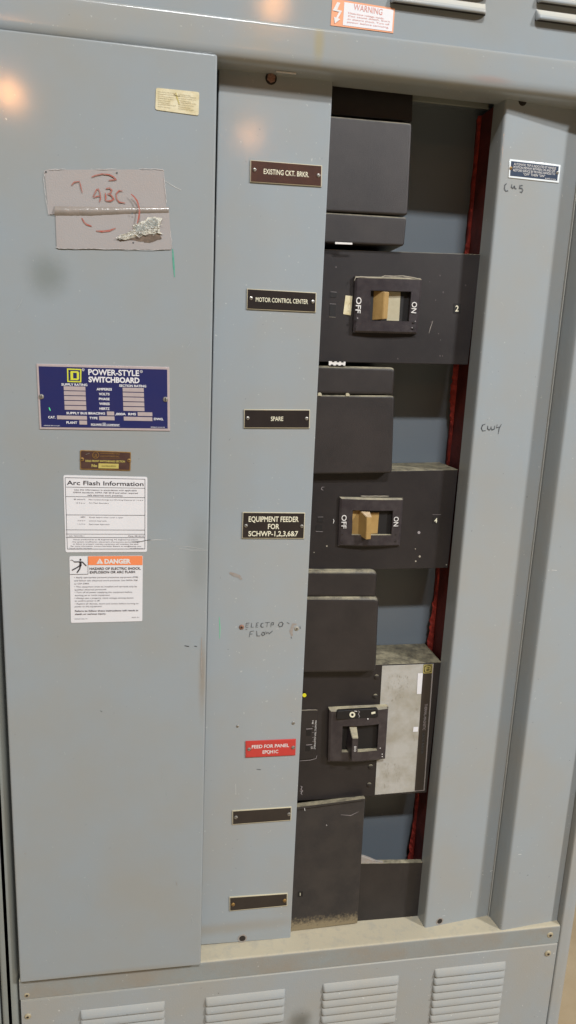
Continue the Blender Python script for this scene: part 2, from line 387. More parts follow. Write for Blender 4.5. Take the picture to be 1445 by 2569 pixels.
# trim screws
screw(cab, 1379, 2344, 8, 0.0, mn='painted', kind='socket'); screw(cab, 68, 2495, 8, 0.0, mn='painted', kind='socket')
screw(cab, 1374, 2391, 7.5, -.0035, mn='painted', kind='socket'); screw(cab, 70, 2549, 8.5, -.0035, mn='painted', kind='socket')
# ---- door
DY = -.015
mb = MB(); slab(mb, [Vector((-.2560,DY,.4122)),Vector((.0628,DY,.4122)),Vector((.0632,DY,-1.0995)),Vector((-.2555,DY,-1.0975))], 'doorpaint', DY, .0145, r=.0045, bev=.0028, seg=4)
door = mb.build('door', cab)
# ---- breaker column cover
CYF = .035
colq = [(550,120),(838,146),(729,2354),(502,2371.5)]
mb = MB(); slab(mb, colq, 'cover', CYF, .012, r=.001, bev=.002); cov = mb.build('column_cover', cab)
mb = MB(); 
screw(cov, 680, 197, 11, CYF, mn='copper', kind='hex', name='hex_bolt')
screw(cov, 608, 2354, 8, CYF, mn='stain', kind='hole', name='screw_hole')
screw(cov, 606, 1573, 6.5, CYF, mn='copper', kind='socket'); screw(cov, 744, 1577, 5.5, CYF, mn='grime', kind='cross', ang=30)
screw(cov, 596, 1822, 3.6, CYF, mn='steel', kind='slot', ang=60); screw(cov, 736, 1814, 4.2, CYF, mn='steel', kind='slot', ang=30)
# handwriting on column cover
def hand(parent, strokes, w, mn, pl, name='handwriting', off=.0005):
    mb = MB()
    for i, s in enumerate(strokes): ribbon(mb, s, w, mn, pl, off+.00002*i)
    return mb.build(name, parent)
def cv(l, ox, oy, sc): return [[(ox+x/sc, oy+y/sc) for x, y in s] for s in l]
EF = [[(212,1112),(208,1150)],[(212,1115),(242,1112)],[(212,1132),(234,1130)],[(208,1152),(232,1150)],[(262,1112),(258,1152),(282,1150)],
      [(308,1112),(302,1152),(322,1150)],[(308,1112),(328,1110)],[(306,1132),(322,1131)],[(372,1112),(352,1118),(346,1140),(358,1152),(372,1148)],[(385,1110),(430,1106)],[(408,1108),(402,1150)],
      [(444,1108),(438,1150)],[(446,1108),(466,1110),(462,1128),(446,1130)],[(520,1108),(508,1130),(520,1148),(544,1140),(552,1116),(540,1104),(520,1108)],[(588,1106),(610,1120)],
      [(250,1190),(240,1242)],[(248,1192),(284,1184)],[(244,1216),(268,1212)],[(308,1186),(312,1232),(340,1230)],[(362,1196),(354,1216),(366,1230),(384,1216),(376,1198),(362,1196)],
      [(392,1190),(400,1212),(412,1196),(424,1212),(456,1184)],[(208,1172),(222,1168)],[(624,1240),(632,1256)],[(706,1140),(712,1166)]]
hand(cov, cv(EF, 560, 1260, 3.671), 2.0, 'marker', CYF)
mb = MB()
ribbon(mb, [(576,1437),(588,1442),(600,1446),(606,1454)], 9, 'stain', CYF); ribbon(mb, [(733,1596),(730,1584),(736,1566),(744,1566)], 7, 'stain', CYF, off=.0003)
ribbon(mb, [(644,1930),(654,1931)], 3, 'marker', CYF); mb.build_each('stain', cov)
mb = MB(); ribbon(mb, [(550,1548),(552,1575),(551,1602)], 1.5, 'greenb', CYF); ribbon(mb, [(591,1967),(592,1994)], 1.3, 'chip', CYF); mb.build_each('paint_streak', cov)

# ---- wireway cover (right) : two folded sheets
WPL = ((.5137,.0257),(.6572,.0419)); WPR = ((.6662,.0013),(.7966,.0126))
mb = MB(); pr = rprof([(.5100,.062),(.5137,.0257,.0055),(.6572,.0419)]); sweep(mb, pr, ZS+.0008, .4125+.012, 'z', 'cover', th=.0014)
wc = mb.build('wireway_cover', cab); wc['label'] = 'angled cover sheet right of the breaker bay with handwritten marks'
mb = MB(); pr = rprof([(.6580,.0475),(.6662,.0013,.006),(.7966,.0126)]); sweep(mb, pr, ZS+.0008, .4125, 'z', 'cover', th=.0014)
we = mb.build('side_cover', cab)
mb = MB(); mb.box(.6566,.6580,.0375,.0430,ZS+.001,.4125,'lipgrey'); mb.build('folded_lip', wc)
screw(wc, 1311, 253, 7, WPL, mn='slot', kind='hole', name='screw_hole'); screw(wc, 1103, 2311, 6, WPL, mn='stain', kind='hole', name='screw_hole')
C5 = [[(518,955),(502,970),(497,1005),(512,1026),(532,1022)],[(566,962),(562,990),(576,1000),(588,985),(590,975)],[(590,975),(594,1000),(610,1004)],[(668,972),(640,976),(636,998),(660,1000),(668,1016),(656,1038),(640,1030)]]
hand(wc, cv(C5, 1130, 200, 3.67), 3.0, 'marker', WPL)
C4 = [[(378,526),(356,534),(346,560),(356,582),(380,578)],[(398,540),(396,566),(410,574),(424,560),(424,545)],[(424,560),(432,574),(450,566),(454,540)],[(474,530),(468,556),(498,548)],[(508,526),(490,560),(482,606)]]
hand(wc, cv(C4, 1100, 900, 3.21), 2.5, 'marker', WPL)
mb = MB()
for s in ([(1229,2186),(1236,2184),(1243,2183)],[(1182,2236),(1180,2252)],[(1110,2298),(1117,2297)],[(1210,2194),(1213,2195)]): ribbon(mb, s, 1.6, 'chip', WPL)
mb.build_each('paint_chip', wc)
mb = MB()
for s in ([(1384,1430),(1397,1431)],[(1300,2144),(1308,2143)],): ribbon(mb, s, 2.2, 'chip', WPR)
mb.build_each('paint_chip', we)
# red insulation barrier
mb = MB(); n = 90; z0, z1 = ZS, .42; vs = []
for i in range(n+1):
    z = z0+(z1-z0)*i/n; vs += [(.5200,.063,z), (.5200+random.uniform(-.0015,.001),.1495,z), (.5225,.063,z),(.5225,.1495,z)]
mb.add(vs, [(i*4, i*4+1, i*4+5, i*4+4) for i in range(n)] + [(i*4+2, i*4+3, i*4+7, i*4+6) for i in range(n)] + [(i*4, i*4+2, i*4+6, i*4+4) for i in range(n)], 'red')
rb = mb.build('insulation_barrier', cab); rb['label'] = 'dark red insulating board down the right side of the bay'
mb = MB(); vs = []; n = 220; 
for i in range(n+1):
    z = z0+(z1-z0)*i/n; w = .001+.007*max(0,math.sin(i*.13)*math.sin(i*.047+1))**.7+random.uniform(0,.0025)
    vs += [(.5195, .128, z), (.5190-w, .134+random.uniform(-.003,.003), z), (.5192,.146,z)]
mb.add(vs, [(i*3, i*3+1, i*3+4, i*3+3) for i in range(n)]+[(i*3+1, i*3+2, i*3+5, i*3+4) for i in range(n)], 'redtorn')
mb.build('torn_edge', rb)
# door streaks and marks
mb = MB()
ribbon(mb, [(433,625),(434,640),(436,668),(438,695)], 4.2, 'green', DY)
mb.build('paint_streak', door)
mb = MB(); ribbon(mb, [(463,1620),(474,1622)], 4, 'marker', DY); ribbon(mb, [(488,1621),(494,1622)], 4, 'marker', DY)
ribbon(mb, [(372,1356),(390,1354),(420,1355)], 1.2, 'chip', DY); ribbon(mb, [(414,454),(440,470),(455,477)], 1.4, 'chip', DY)
ribbon(mb, [(450,1376),(480,1380),(520,1380)], .8, 'chip', DY); ribbon(mb, [(440,1370),(470,1371),(512,1378)], .7, 'chip', DY)
ribbon(mb, [(14,296),(17,301)], 5, 'chip', DY); ribbon(mb, [(61,2140),(66,2143)], 3, 'stain', DY); ribbon(mb, [(442,2212),(444,2222)], 2, 'stain', DY)
ribbon(mb, [(506,1600),(505,1660),(507,1700)], 3, 'stain', DY); ribbon(mb, [(252,1783),(256,1786)], 3, 'marker', DY)
for i in range(16):
    x = random.uniform(40,500); y = random.uniform(640,2380)
    if 90 < x < 440 and y < 1580: continue
    a_ = random.uniform(-.6,.6)+(math.pi/2 if random.random() < .5 else 0); L_ = random.uniform(8,40)
    ribbon(mb, [(x+L_*t*math.cos(a_)+2*math.sin(t*3), y+L_*t*math.sin(a_)) for t in (0,.33,.66,1)], random.uniform(.6,1.1), 'faintscr', DY)
mb.build_each('scratch', door)
# neighbouring cabinet
mb = MB(); pr = rprof([(-1.2,0),(-.2945,0,.003),(-.2945,.5)]); sweep(mb, pr, -1.75, .4125, 'z', 'post', th=.002)
tag(mb.build('neighbour_cabinet'), 'grey-green cabinet edge at the far left beside the door post', 'cabinet')

# ============================================================ FILLERS
def filler(pts, label, Y, thick, rr=(0,.003,.003,0), mn='filler', bev=.003):
    w = [P(x, y, Y) for x, y in pts]; c = (w[2]+w[3])/2
    o = thing('blank_filler', label, 'filler plate', c+Vector((0,.04,0)), 'black blank fillers between the breakers')
    mb = MB(); slab(mb, pts, mn, Y, thick, r=list(rr), bev=bev, seg=4)
    mb.build('cover_face', o); return o
filler([(800,150),(1037,190),(1034,303),(800,284)], 'shaded black filler at the very top of the bay under the header', .064, .08, rr=(0,0,0,0), bev=.001)
filler([(800,288),(1034,309),(1023,540),(790,528)], 'large square black filler near the top of the bay', .046, .09)
filler([(790,531),(1021,545),(1014,617),(786,607)], 'short black filler resting over the breaker numbered 2', .048, .09)
filler([(770,917),(992,922),(988,990),(768,988)], 'short black filler directly under the breaker numbered 2', .046, .09, rr=(0,.0035,0,0), bev=.005)
filler([(768,991),(990,993),(984,1187),(760,1190)], 'tall black filler just above the breaker numbered 4', .042, .09, bev=.0035)
filler([(745,1433),(948,1433),(944,1498),(742,1499)], 'short black filler directly under the breaker numbered 4', .046, .09, rr=(0,.0035,0,0), bev=.0065)
filler([(742,1499),(952,1500),(944,1688),(735,1690)], 'tall black filler with dusty top above the lowest breaker', .042, .09, rr=(0,.004,.003,0), bev=.0065)
b8 = filler([(712,2029),(916,2005),(897,2316),(695,2342)], 'tall dusty textured plate with a small marker at the bottom left of the bay', .049, .012, rr=(0,0,0,0), mn='filler2', bev=.0015)
b9 = filler([(880,2167),(1062,2164),(1050,2299),(880,2312)], 'smooth black plate at the bottom right of the bay standing on the sill', .058, .01, rr=(0,0,0,0), mn='filler', bev=.001)
mb = MB(); slab(mb, [(900,2167),(902,2148),(914,2150),(928,2155),(944,2162),(966,2166)], 'stain', .0585, .006, bev=.001); mb.build('dust', b9)
mb = MB(); slab(mb, [(747,2238),(760,2237),(760,2249),(747,2250)], 'deep', .049, .001, off=.0005); ribbon(mb, [(753,2240),(753,2247)], 2.6, 'ivory', .049, off=.001); mb.build('number_marker', b8)
mb = MB(); slab(mb, [(744,2025),(916,2003),(916,2008),(744,2032)], 'filler2', .049, .006, off=.004, bev=.0008); mb.build('folded_lip', b8)
mb = MB(); ribbon(mb, [(764,2027),(765,2034)], 2, 'white', .045, off=.0006); ribbon(mb, [(855,2044),(880,2046),(900,2036)], 1.2, 'whitesoft', .049); ribbon(mb, [(819,2069),(820,2072)], 2, 'white', .049); mb.build_each('scratch', b8)
# ============================================================ BREAKERS
BY = .060
def bil(q, s, t):
    a = q[0].lerp(q[1], s); b = q[3].lerp(q[2], s); return a.lerp(b, t)
def bezel(parent, outer, hole, h0, bulge, mn='bezel', name='bezel', Y=BY, hs=None):
    """outer: px quad; hole=(s0,s1,t0,t1) fractions; curved guard proud of the face"""
    q = [P(x, y, Y) for x, y in outer]; s0, s1, t0, t1 = hole; N_ = 10
    ss = [0, .03] + [.03+(s0-.03)*.5] + [s0+(s1-s0)*k/N_ for k in range(N_+1)] + [s1+(.97-s1)*.5, .97, 1]
    tt = [0, .03, t0, t1, .97, 1]
    def fr(s, t):
        p = bil(q, s, t); u = min(max((s-.03)/.94, 0), 1); d = h0 + bulge*math.sin(u*math.pi)
        if s in (0, 1) or t in (0, 1): d -= .0022
        return p + Vector((0,-d,0))
    mb = MB(); g = {}
    def vid(i, j, back):
        k = (i, j, back)
        if k not in g:
            g[k] = len(mb.v); p = fr(ss[i], tt[j]); 
            if back: p = Vector((p.x, Y-.0005, p.z))
            mb.v.append(p)
        return g[k]
    k_ = mb.m(mn)
    def solid(i, j):
        if i < 0 or j < 0 or i >= len(ss)-1 or j >= len(tt)-1: return False
        return not (s0-1e-6 <= ss[i] < s1-1e-6 and tt[j] >= t0-1e-6 and tt[j] < t1-1e-6)
    def F(f, sm): mb.f.append(f); mb.mi.append(k_); mb.sm.append(sm); mb.grp.append(0)
    for i in range(len(ss)-1):
        for j in range(len(tt)-1):
            if not solid(i, j): continue
            F([vid(i,j,0), vid(i,j+1,0), vid(i+1,j+1,0), vid(i+1,j,0)], False)
            if not solid(i-1, j): F([vid(i,j,0), vid(i,j,1), vid(i,j+1,1), vid(i,j+1,0)], False)
            if not solid(i+1, j): F([vid(i+1,j,0), vid(i+1,j+1,0), vid(i+1,j+1,1), vid(i+1,j,1)], False)
            if not solid(i, j-1): F([vid(i,j,0), vid(i+1,j,0), vid(i+1,j,1), vid(i,j,1)], False)
            if not solid(i, j+1): F([vid(i,j+1,0), vid(i,j+1,1), vid(i+1,j+1,1), vid(i+1,j+1,0)], False)
    return mb.build(name, parent)
def hexa(mb, front, yf, back, yb, mn, bm=None):
    A = [P(x, y, yf) for x, y in front]; B = [P(x, y, yb) for x, y in back]
    mb.add(A+B, [(0,1,2,3),(0,4,5,1),(1,5,6,2),(2,6,7,3),(3,7,4,0)], mn)
def crumbs(mb, x0, x1, yf, n, mn, Y, off, amp=2.0):
    xs = [x0+(x1-x0)*k/14 for k in range(15)]; ribbon(mb, [(x, yf(x)-random.uniform(0, amp)) for x in xs], 2.2, 'grime', Y, off=off)
    for i in range(0):
        x = random.uniform(x0, x1); disc(mb, x, yf(x)-abs(random.gauss(0, amp)), random.uniform(.5,1.5), mn, Y, off=off+random.random()*.001, seg=5)
def slots(parent, pts, name='trip_slot'):
    mb = MB()
    for (x0, y0, x1, y1) in pts: slab(mb, [(x0,y0),(x1,y0),(x1-1,y1),(x0-1,y1)], 'deep', BY, .001, off=.0006)
    return mb.build_each(name, parent)
# --- breaker 2
b2 = thing('circuit_breaker', 'black circuit breaker numbered 2 with tan toggle and OFF and ON lettering', 'circuit breaker', P(1000,915,.10), 'moulded circuit breakers in the open bay')
mb = MB(); slab(mb, [(780,624),(1206,638),(1174,915),(775,907)], 'black', BY, .088, bev=.0012); mb.build('case', b2)
bz = bezel(b2, [(888,694),(1056,699),(1043,838),(884,834)], (.235,.845,.245,.78), .008, .003)
mb = MB(); ribbon(mb, [(862+x/6.57*1, 0) for x in ()], 1, 'white', BY)
def yb2(x): return 694+(x-888)*.03
crumbs(mb, 945, 1040, yb2, 90, 'oldpaper', BY, .0085, .9); ribbon(mb, [(889,704),(892,696),(905,694),(930,696),(955,696),(965,692),(990,693),(1010,692),(1036,696),(1054,700)], 2.2, 'grime', BY, off=.0092); d_ = mb.build('dust', bz)
mb = MB(); slab(mb, [(918,722),(1034,725),(1028,810),(914,806)], 'deep', BY, .001, off=.0006); mb.build('slot', b2)
mb = MB(); hexa(mb, [(964,732),(977,733),(972,800),(960,801)], .048, [(938,728),(964,729),(960,800),(934,803)], .0592, 'tan'); mb.build('toggle', b2)
mb = MB(); slab(mb, [(974,731),(1005,733),(1001,805),(970,804)], 'cream', BY, .002, off=.0015); mb.build('slide_plate', b2)
mb = MB(); text(mb, 'OFF', (894.5,745), (891.5,785), 13.5, 'white', BY, off=.0106, bold=.012); text(mb, 'ON', (1034,757), (1031.5,785), 13.5, 'white', BY, off=.0106, bold=.012); mb.build_each('lettering', bz)
mb = MB()
for x, y, r in ((894,801,3),(893,820,2),(1039,808,3),(1038,823,3)): disc(mb, x, y, r, 'deep', BY, off=.0106)
for x, y, r in ((897,798,1.6),(1042,806,1.4),(1034,822,1.5)): disc(mb, x, y, r, 'whitesoft', BY, off=.0108)
mb.build_each('rivet_hole', bz)
mb = MB(); slab(mb, [(867,741),(884,743),(880,791),(861,788)], 'oldpaper', BY, .0008, off=.0008); mb.build('paper_sticker', b2)
slots(b2, [(829,731,845,746),(828,762,843,795)])
mb = MB(); ribbon(mb, [(829,732),(845,733)], 1.2, 'whitesoft', BY, off=.0008); ribbon(mb, [(827,762),(843,763)], 1.2, 'whitesoft', BY, off=.0008); ribbon(mb, [(826,795),(842,796)], 1.2, 'grime', BY, off=.0008); mb.build_each('trip_mark', b2)
mb = MB(); slab(mb, [(1139,761),(1157,762),(1155,786),(1137,785)], 'deep', BY, .0008, off=.0006); text(mb, '2', (1142,781), (1150,781.3), 13, 'ivory', BY, off=.001, bold=.015); mb.build('number_marker', b2)
mb = MB()
for x, y, r in ((1104,691,2.4),(1112,733,3),(1078,707,1.5),(1168,716,2.6),(1093,753,2),(1100,837,2),(1105,853,1.6),(1104,893,2.6),(1110,893,2),(1082,808,2),(998,900,2.5),(843,670,3)): disc(mb, x, y, r*.7, 'scuffc', BY, off=.0004, seg=7, ry=r*.9)
ribbon(mb, [(1086,805),(1080,822),(1076,836)], 1.3, 'stain', BY)
mb.build_each('scuff', b2)
# --- breaker 4
b4 = thing('circuit_breaker', 'black circuit breaker numbered 4 with tan toggle standing out of its slot', 'circuit breaker', P(960,1432,.10), 'moulded circuit breakers in the open bay')
mb = MB(); slab(mb, [(755,1188),(984,1181),(1149,1178),(1124,1425),(750,1433)], 'black', BY, .088, bev=.0015); mb.build('case', b4)
bz = bezel(b4, [(851,1246),(1010,1249),(1001,1368),(847,1368)], (.2,.84,.25,.76), .006, .004)
mb = MB(); slab(mb, [(875,1272),(988,1274),(982,1342),(869,1342)], 'deep', BY, .001, off=.0006); mb.build('slot', b4)
mb = MB(); hexa(mb, [(920,1297),(933,1297),(930,1353),(918,1354)], .036, [(900,1278),(926,1279),(924,1340),(898,1341)], .0592, 'tan'); mb.build('toggle', b4)
mb = MB(); slab(mb, [(885,1281),(905,1280),(903,1340),(883,1340)], 'tan', BY, .002, off=.0014); slab(mb, [(930,1286),(951,1286),(947,1338),(927,1339)], 'tan', BY, .002, off=.0014); mb.build_each('slide_plate', b4)
mb = MB(); text(mb, 'OFF', (857.5,1292), (856.5,1326), 12, 'white', BY, off=.009, bold=.01); text(mb, 'ON', (988.5,1296.5), (987,1320.5), 12, 'white', BY, off=.009, bold=.01); mb.build_each('lettering', bz)
mb = MB(); crumbs(mb, 905, 975, lambda x: 1245, 50, 'oldpaper', BY, .0035, .8); mb.build('dust', bz)
mb = MB(); slab(mb, [(1087,1297),(1099,1297),(1098,1314),(1086,1314)], 'deep', BY, .0008, off=.0006); text(mb, '4', (1089.5,1311), (1096.5,1311), 10.5, 'ivory', BY, off=.001, bold=.02); ribbon(mb, [(1085,1291),(1106,1291)], .8, 'whitesoft', BY); mb.build('number_marker', b4)
slots(b4, [(797,1297,811,1310),(793,1318,808,1333)])
mb = MB(); ribbon(mb, [(797,1297),(811,1297)], 1.2, 'whitesoft', BY, off=.0008); ribbon(mb, [(792,1333),(810,1334)], 1.4, 'whitesoft', BY, off=.0008); ribbon(mb, [(836,1302),(838,1307),(836,1313)], 1.8, 'white', BY, off=.0008); mb.build_each('trip_mark', b4)
mb = MB()
for x, y, r in ((1051,1336,3.6),): disc(mb, x, y, r, 'whitesoft', BY, off=.0006)
for x, y, r in ((1053,1396,4),(1043,1408,3),(1120,1417,2),(1042,1377,2),(788,1386,2),(820,1370,3)): disc(mb, x, y, r*.7, 'grime', BY, off=.0004, seg=7)
for x, y, r in ((859,1360,2.5),(993,1358,2.5),(859,1341,2),(993,1341,2)): disc(mb, x, y, r, 'slot', BY, off=.008)
ribbon(mb, [(814,1222),(808,1222),(806,1227),(811,1230)], 1.3, 'whitesoft', BY); mb.build_each('scuff', b4)
# --- breaker 6
b6 = thing('circuit_breaker', 'lowest circuit breaker with black lever handle and silver rating label on its right', 'circuit breaker', P(930,2005,.10), 'moulded circuit breakers in the open bay')
mb = MB(); slab(mb, [(735,1690),(944,1667),(1107,1661),(1070,1989),(722,2011)], 'black', BY, .088, bev=.0015); mb.build('case', b6)
z8 = lambda x, y: (720+x/3.141, 1640+y/3.141)
mb = MB(); slab(mb, [z8(750,96), z8(1156,80), z8(1083,1078), z8(692,1112)], 'label', BY, .0008, off=.0010)
lab = mb.build('rating_label', b6)
mb = MB(); mb.quad([P(*z8(*p), BY, .0013) for p in ((1076,84),(1147,81),(1076,1074),(1006,1080))], 'plate')
for a, b in (((1147,81),(1156,80)),):
    pass
ribbon(mb, [z8(1152,84), z8(1080,1076)], 1.6, 'whitesoft', BY, off=.0015, taper=False); ribbon(mb, [z8(1008,1082), z8(1083,1077)], 1.6, 'whitesoft', BY, off=.0016, taper=False)
text(mb, 'THERMAL-MAGNETIC', (1066,1766), (1060.5,1832), 6, 'whitesoft', BY, off=.0016, bold=.01)
text(mb, 'CIRCUIT BREAKER', (1060,1838), (1056.5,1891), 5.5, 'marker', BY, off=.0016)
mb.build('black_band', lab)
def sqd(mb, q, pl, off, gold, dark, dshape=True):
    """nested square with a blocky letter inside; q = px quad"""
    w = [P(x, y, pl, off) for x, y in q]
    def sub(a, b, c, d, mn, k): mb.quad([bil(w, a, b)+n_*k, bil(w, c, b)+n_*k, bil(w, c, d)+n_*k, bil(w, a, d)+n_*k], mn)
    n_ = pnorm(pl if isinstance(pl, tuple) else PY(pl))
    return w, sub
mb = MB(); w, sub = sqd(mb, [z8(1078,88), z8(1147,85), z8(1143,152), z8(1074,155)], BY, .0018, 0, 0)
sub(0,0,1,1,'gold',0); sub(.08,.08,.92,.92,'deep',.0001); sub(.2,.2,.8,.8,'gold',.0002); sub(.3,.3,.7,.7,'deep',.0003); sub(.3,.44,.7,.52,'gold',.0004); mb.build('emblem', lab)
mb = MB(); mb.quad([P(*z8(*p), BY, .0016) for p in ((1031,155),(1071,153),(1058,316),(1023,318))], 'paper'); mb.build('white_sticker', lab); mb = MB(); mb.quad([P(*z8(*p), BY, .0016) for p in ((997,577),(1035,576),(1031,614),(993,616))], 'paper'); 
mb.build('white_sticker', lab)
mb = MB()
for cx_, cy_, ww, hh, n_ in ((835,220,45,60,22),(920,230,40,60,30),(880,320,30,40,18),(825,365,15,15,6),(780,920,25,60,22),(870,930,25,70,22),(785,1020,20,25,10),(1010,655,15,15,8),(1025,440,20,12,6)):
    for i in range(n_):
        x = cx_+random.uniform(-1,1)*ww; y = cy_+random.uniform(-1,1)*hh; L = random.uniform(4,16); ribbon(mb, [z8(x, y), z8(x-1, y+L)], random.uniform(.6,1.5), 'grime', BY, off=.0014+random.random()*.0003)
mb.build('worn_print', lab)
for x, y in ((705,182),(695,335),(658,890),(647,1033)): screw(b6, *z8(x, y), 6.2, BY, mn='black', kind='socket', h=.5)
mb = MB(); disc(mb, *z8(137,327), 5, 'yellowdot', BY, off=.003); mb.build('yellow_button', b6)
mb = MB(); slab(mb, [(740,1783),(797,1781),(793,1903),(735,1909)], 'black', BY, .003, off=.0022, r=.004, bev=.0015)
tu = mb.build('trip_adjuster', b6)
mb = MB(); text(mb, 'MAGNETIC TRIP ADJUSTMENT', (790.5,1808), (787,1880), 3.6, 'white', BY, off=.0026); 
for a, b in (((768,1829),(784,1828)),((768,1869),(783,1868))): ribbon(mb, [a, b], 3, 'whitesoft', BY, off=.0026)
for y in (1812,1822,1838,1850,1860,1877): ribbon(mb, [(783,y),(787,y)], 1.5, 'whitesoft', BY, off=.0027)
text(mb, 'HI', (783,1808), (782,1816), 4, 'white', BY, off=.0026); text(mb, 'LO', (780,1873), (780,1879), 4, 'white', BY, off=.0026); mb.build_each('lettering', tu)
mb = MB(); slab(mb, [(769,1832),(781,1832),(780,1846),(768,1846)], 'deep', BY, .001, off=.0028); slab(mb, [(767,1872),(778,1872),(777,1884),(766,1884)], 'deep', BY, .001, off=.0028); mb.build_each('adjusting_knob', tu)
mb = MB()
for s in ([(754,1972),(758,1974),(755,1980),(759,1984),(755,1990),(758,1994)],[(752,1984),(757,1986)]): ribbon(mb, s, 2, 'whitesoft', BY, off=.0005)
mb.build('white_mark', b6)
bz = bezel(b6, [(823,1773),(970,1766),(962,1896),(820,1903)], (.22,.84,.30,.80), .0125, .0055)
mb = MB(); slab(mb, [(850,1803),(956,1799),(946,1884),(846,1890)], 'deep', BY, .001, off=.0075); mb.build('slot', b6)
mb = MB(); slab(mb, [(846,1784),(949,1778),(949,1800),(844,1806)], 'deep', BY, .007, off=.0185, r=.004, bev=.001); gp = mb.build('marking_strip', bz)
mb = MB(); annulus(mb, 884, 1793, 3.4, 7.2, 'ivory', BY, off=.0191); slab(mb, [(931.5,1787),(941.5,1785),(942,1790),(932,1792)], 'ivory', BY, .0002, off=.0191, r=.0008)
for s in ([(899,1783),(902,1786),(899,1791),(902,1797),(900,1801)],): ribbon(mb, s, 1.8, 'whitesoft', BY, off=.0193)
ribbon(mb, [(889,1784),(896,1785)], 2.8, 'white', BY, off=.0194); disc(mb, 923, 1803.5, 1.8, 'white', BY, off=.0194); mb.build('symbol', gp)
mb = MB(); 
A = [P(x, y, .0520) for x, y in ((874,1813),(893.5,1813),(890,1872),(868,1872))]
Bq = [P(x, y, .030) for x, y in ((884,1852),(899,1852),(896,1910),(882,1910))]
mb.add(A+Bq, [(4,5,6,7),(5,4,0,1),(6,5,1,2),(7,6,2,3),(4,7,3,0)], 'bezel'); tg = mb.build('toggle', b6)
mb = MB(); text(mb, '800', (888.5,1872), (888,1886), 5, 'white', .030, off=.0008); mb.build('lettering', tg)
mb = MB()
crumbs(mb, 880, 950, lambda x: 1773-(x-880)*.04, 50, 'oldpaper', BY, .006, 1.0); mb.build('dust', bz)
mb = MB()
for x, y in ((954,1877),(959,1892),(959,1898)): disc(mb, x, y, 1.3, 'white', BY, off=.0178)
ribbon(mb, [(752,1783),(775,1780),(797,1781)], 1.2, 'stain', BY, off=.0024); ribbon(mb, [(795,1895),(793,1903),(778,1907),(752,1909)], 1.4, 'whitesoft', BY, off=.0024); mb.build_each('scuff', b6)
for o in list(COL.objects):
    if o.name.startswith(('toggle', 'slide_plate')):
        bm_ = bmesh.new(); bm_.from_mesh(o.data); bmesh.ops.bevel(bm_, geom=[e for e in bm_.edges if len(e.link_faces) == 2], offset=.0007, segments=2, affect='EDGES'); bm_.to_mesh(o.data); bm_.free()
# small white strips among the fillers
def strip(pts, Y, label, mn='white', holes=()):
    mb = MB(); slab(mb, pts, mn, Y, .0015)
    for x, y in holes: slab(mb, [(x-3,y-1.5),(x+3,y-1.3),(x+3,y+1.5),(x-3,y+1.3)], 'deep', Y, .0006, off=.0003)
    return tag(mb.build('white_strip'), label, 'label strip')
strip([(841,607),(884,609),(884,613.5),(841,612)], .044, 'thin white strip at the top of the breaker numbered 2')
strip([(825,906),(867,907.5),(866,917.5),(825,916.5)], .046, 'white strip with small dark notches below the breaker numbered 2', holes=((836,907),(848,907.5),(859,908),(833,915.5),(846,916),(858,916.5)))
strip([(693,177),(743,182.5),(743,186),(693,180.5)], .016, 'thin white sliver painted in for light beside the hex bolt under the header')  # added white strip stands in for a bright sliver of light
for (x, y), lb in (((802,989),'pale crumb beside the column cover edge on top of the tall filler above breaker 4'), ((872,990),'pale crumb further right on top of the tall filler above breaker 4')):
    mb = MB(); slab(mb, [(x-4,y-2),(x-1,y-4),(x+2,y-4),(x+5,y-1),(x+5,y+4),(x-4,y+4)], 'cream', .041, .004)
    tag(mb.build('plaster_crumb'), lb, 'debris')
# ============================================================ NAMEPLATES on the cover
def nameplate(q, label, lines, screws, mn='plate', tm='ivory', edge='plateed', Y=CYF, bold=.01, smn='steel'):
    w = [P(x, y, Y) for x, y in q]; c = (w[2]+w[3])/2
    o = thing('nameplate', label, 'nameplate', c, 'engraved nameplates on the column cover')
    mb = MB(); slab(mb, q, edge, Y, .0022, off=.0022, bev=.0006); mb.build('bevel_edge', o)
    cx_ = sum(p[0] for p in q)/4; cy_ = sum(p[1] for p in q)/4
    qi = [(x+(1.8 if x < cx_ else -1.8), y+(1.8 if y < cy_ else -1.8)) for x, y in q]
    mb = MB(); slab(mb, qi, mn, Y, .0006, off=.0026); mb.build('plate', o)
    if lines:
        mb = MB()
        for s, p0, p1, cap in lines: text(mb, s, p0, p1, cap, tm, Y, off=.0029, bold=bold)
        mb.build('lettering', o)
    for i, (x, y) in enumerate(screws): screw(o, x, y, 4.6, Y, off=.0026, mn=smn, kind='slot', ang=random.uniform(-40,40), h=.55)
    return o
nameplate([(628.5,401),(808,415),(807,468),(627.5,456.5)], 'topmost nameplate, tinted brown by a painted lamp reflection, engraved EXISTING CKT. BRKR.', [('EXISTING CKT. BRKR.', (661.5,436), (775,444.5), 11.5)], [(638.5,426),(799,440.5)], mn='platelit')
nameplate([(620,724),(794,734),(792.5,783.5),(619,775.5)], 'black nameplate engraved MOTOR CONTROL CENTER', [('MOTOR CONTROL CENTER', (641.5,756.5), (772.5,762.5), 10.3)], [(629.5,748),(784.5,757)])
nameplate([(612.4,1027),(778,1028),(777,1074.5),(612,1074)], 'black nameplate engraved with the single word SPARE', [('SPARE', (679.5,1056), (710.5,1056), 10.5)], [(621.5,1049),(769,1050)])
nameplate([(609,1285),(765.5,1286.5),(763,1351.5),(607,1351)], 'tallest black nameplate with three engraved lines starting EQUIPMENT FEEDER', [('EQUIPMENT FEEDER',(623.7,1308.7),(749,1309.2),13),('FOR',(672,1327),(700.5,1327),12.5),('SCHWP-1,2,3,6&7',(623,1345),(747.5,1345),12.5)], [(617,1319),(757,1320)], bold=.018)
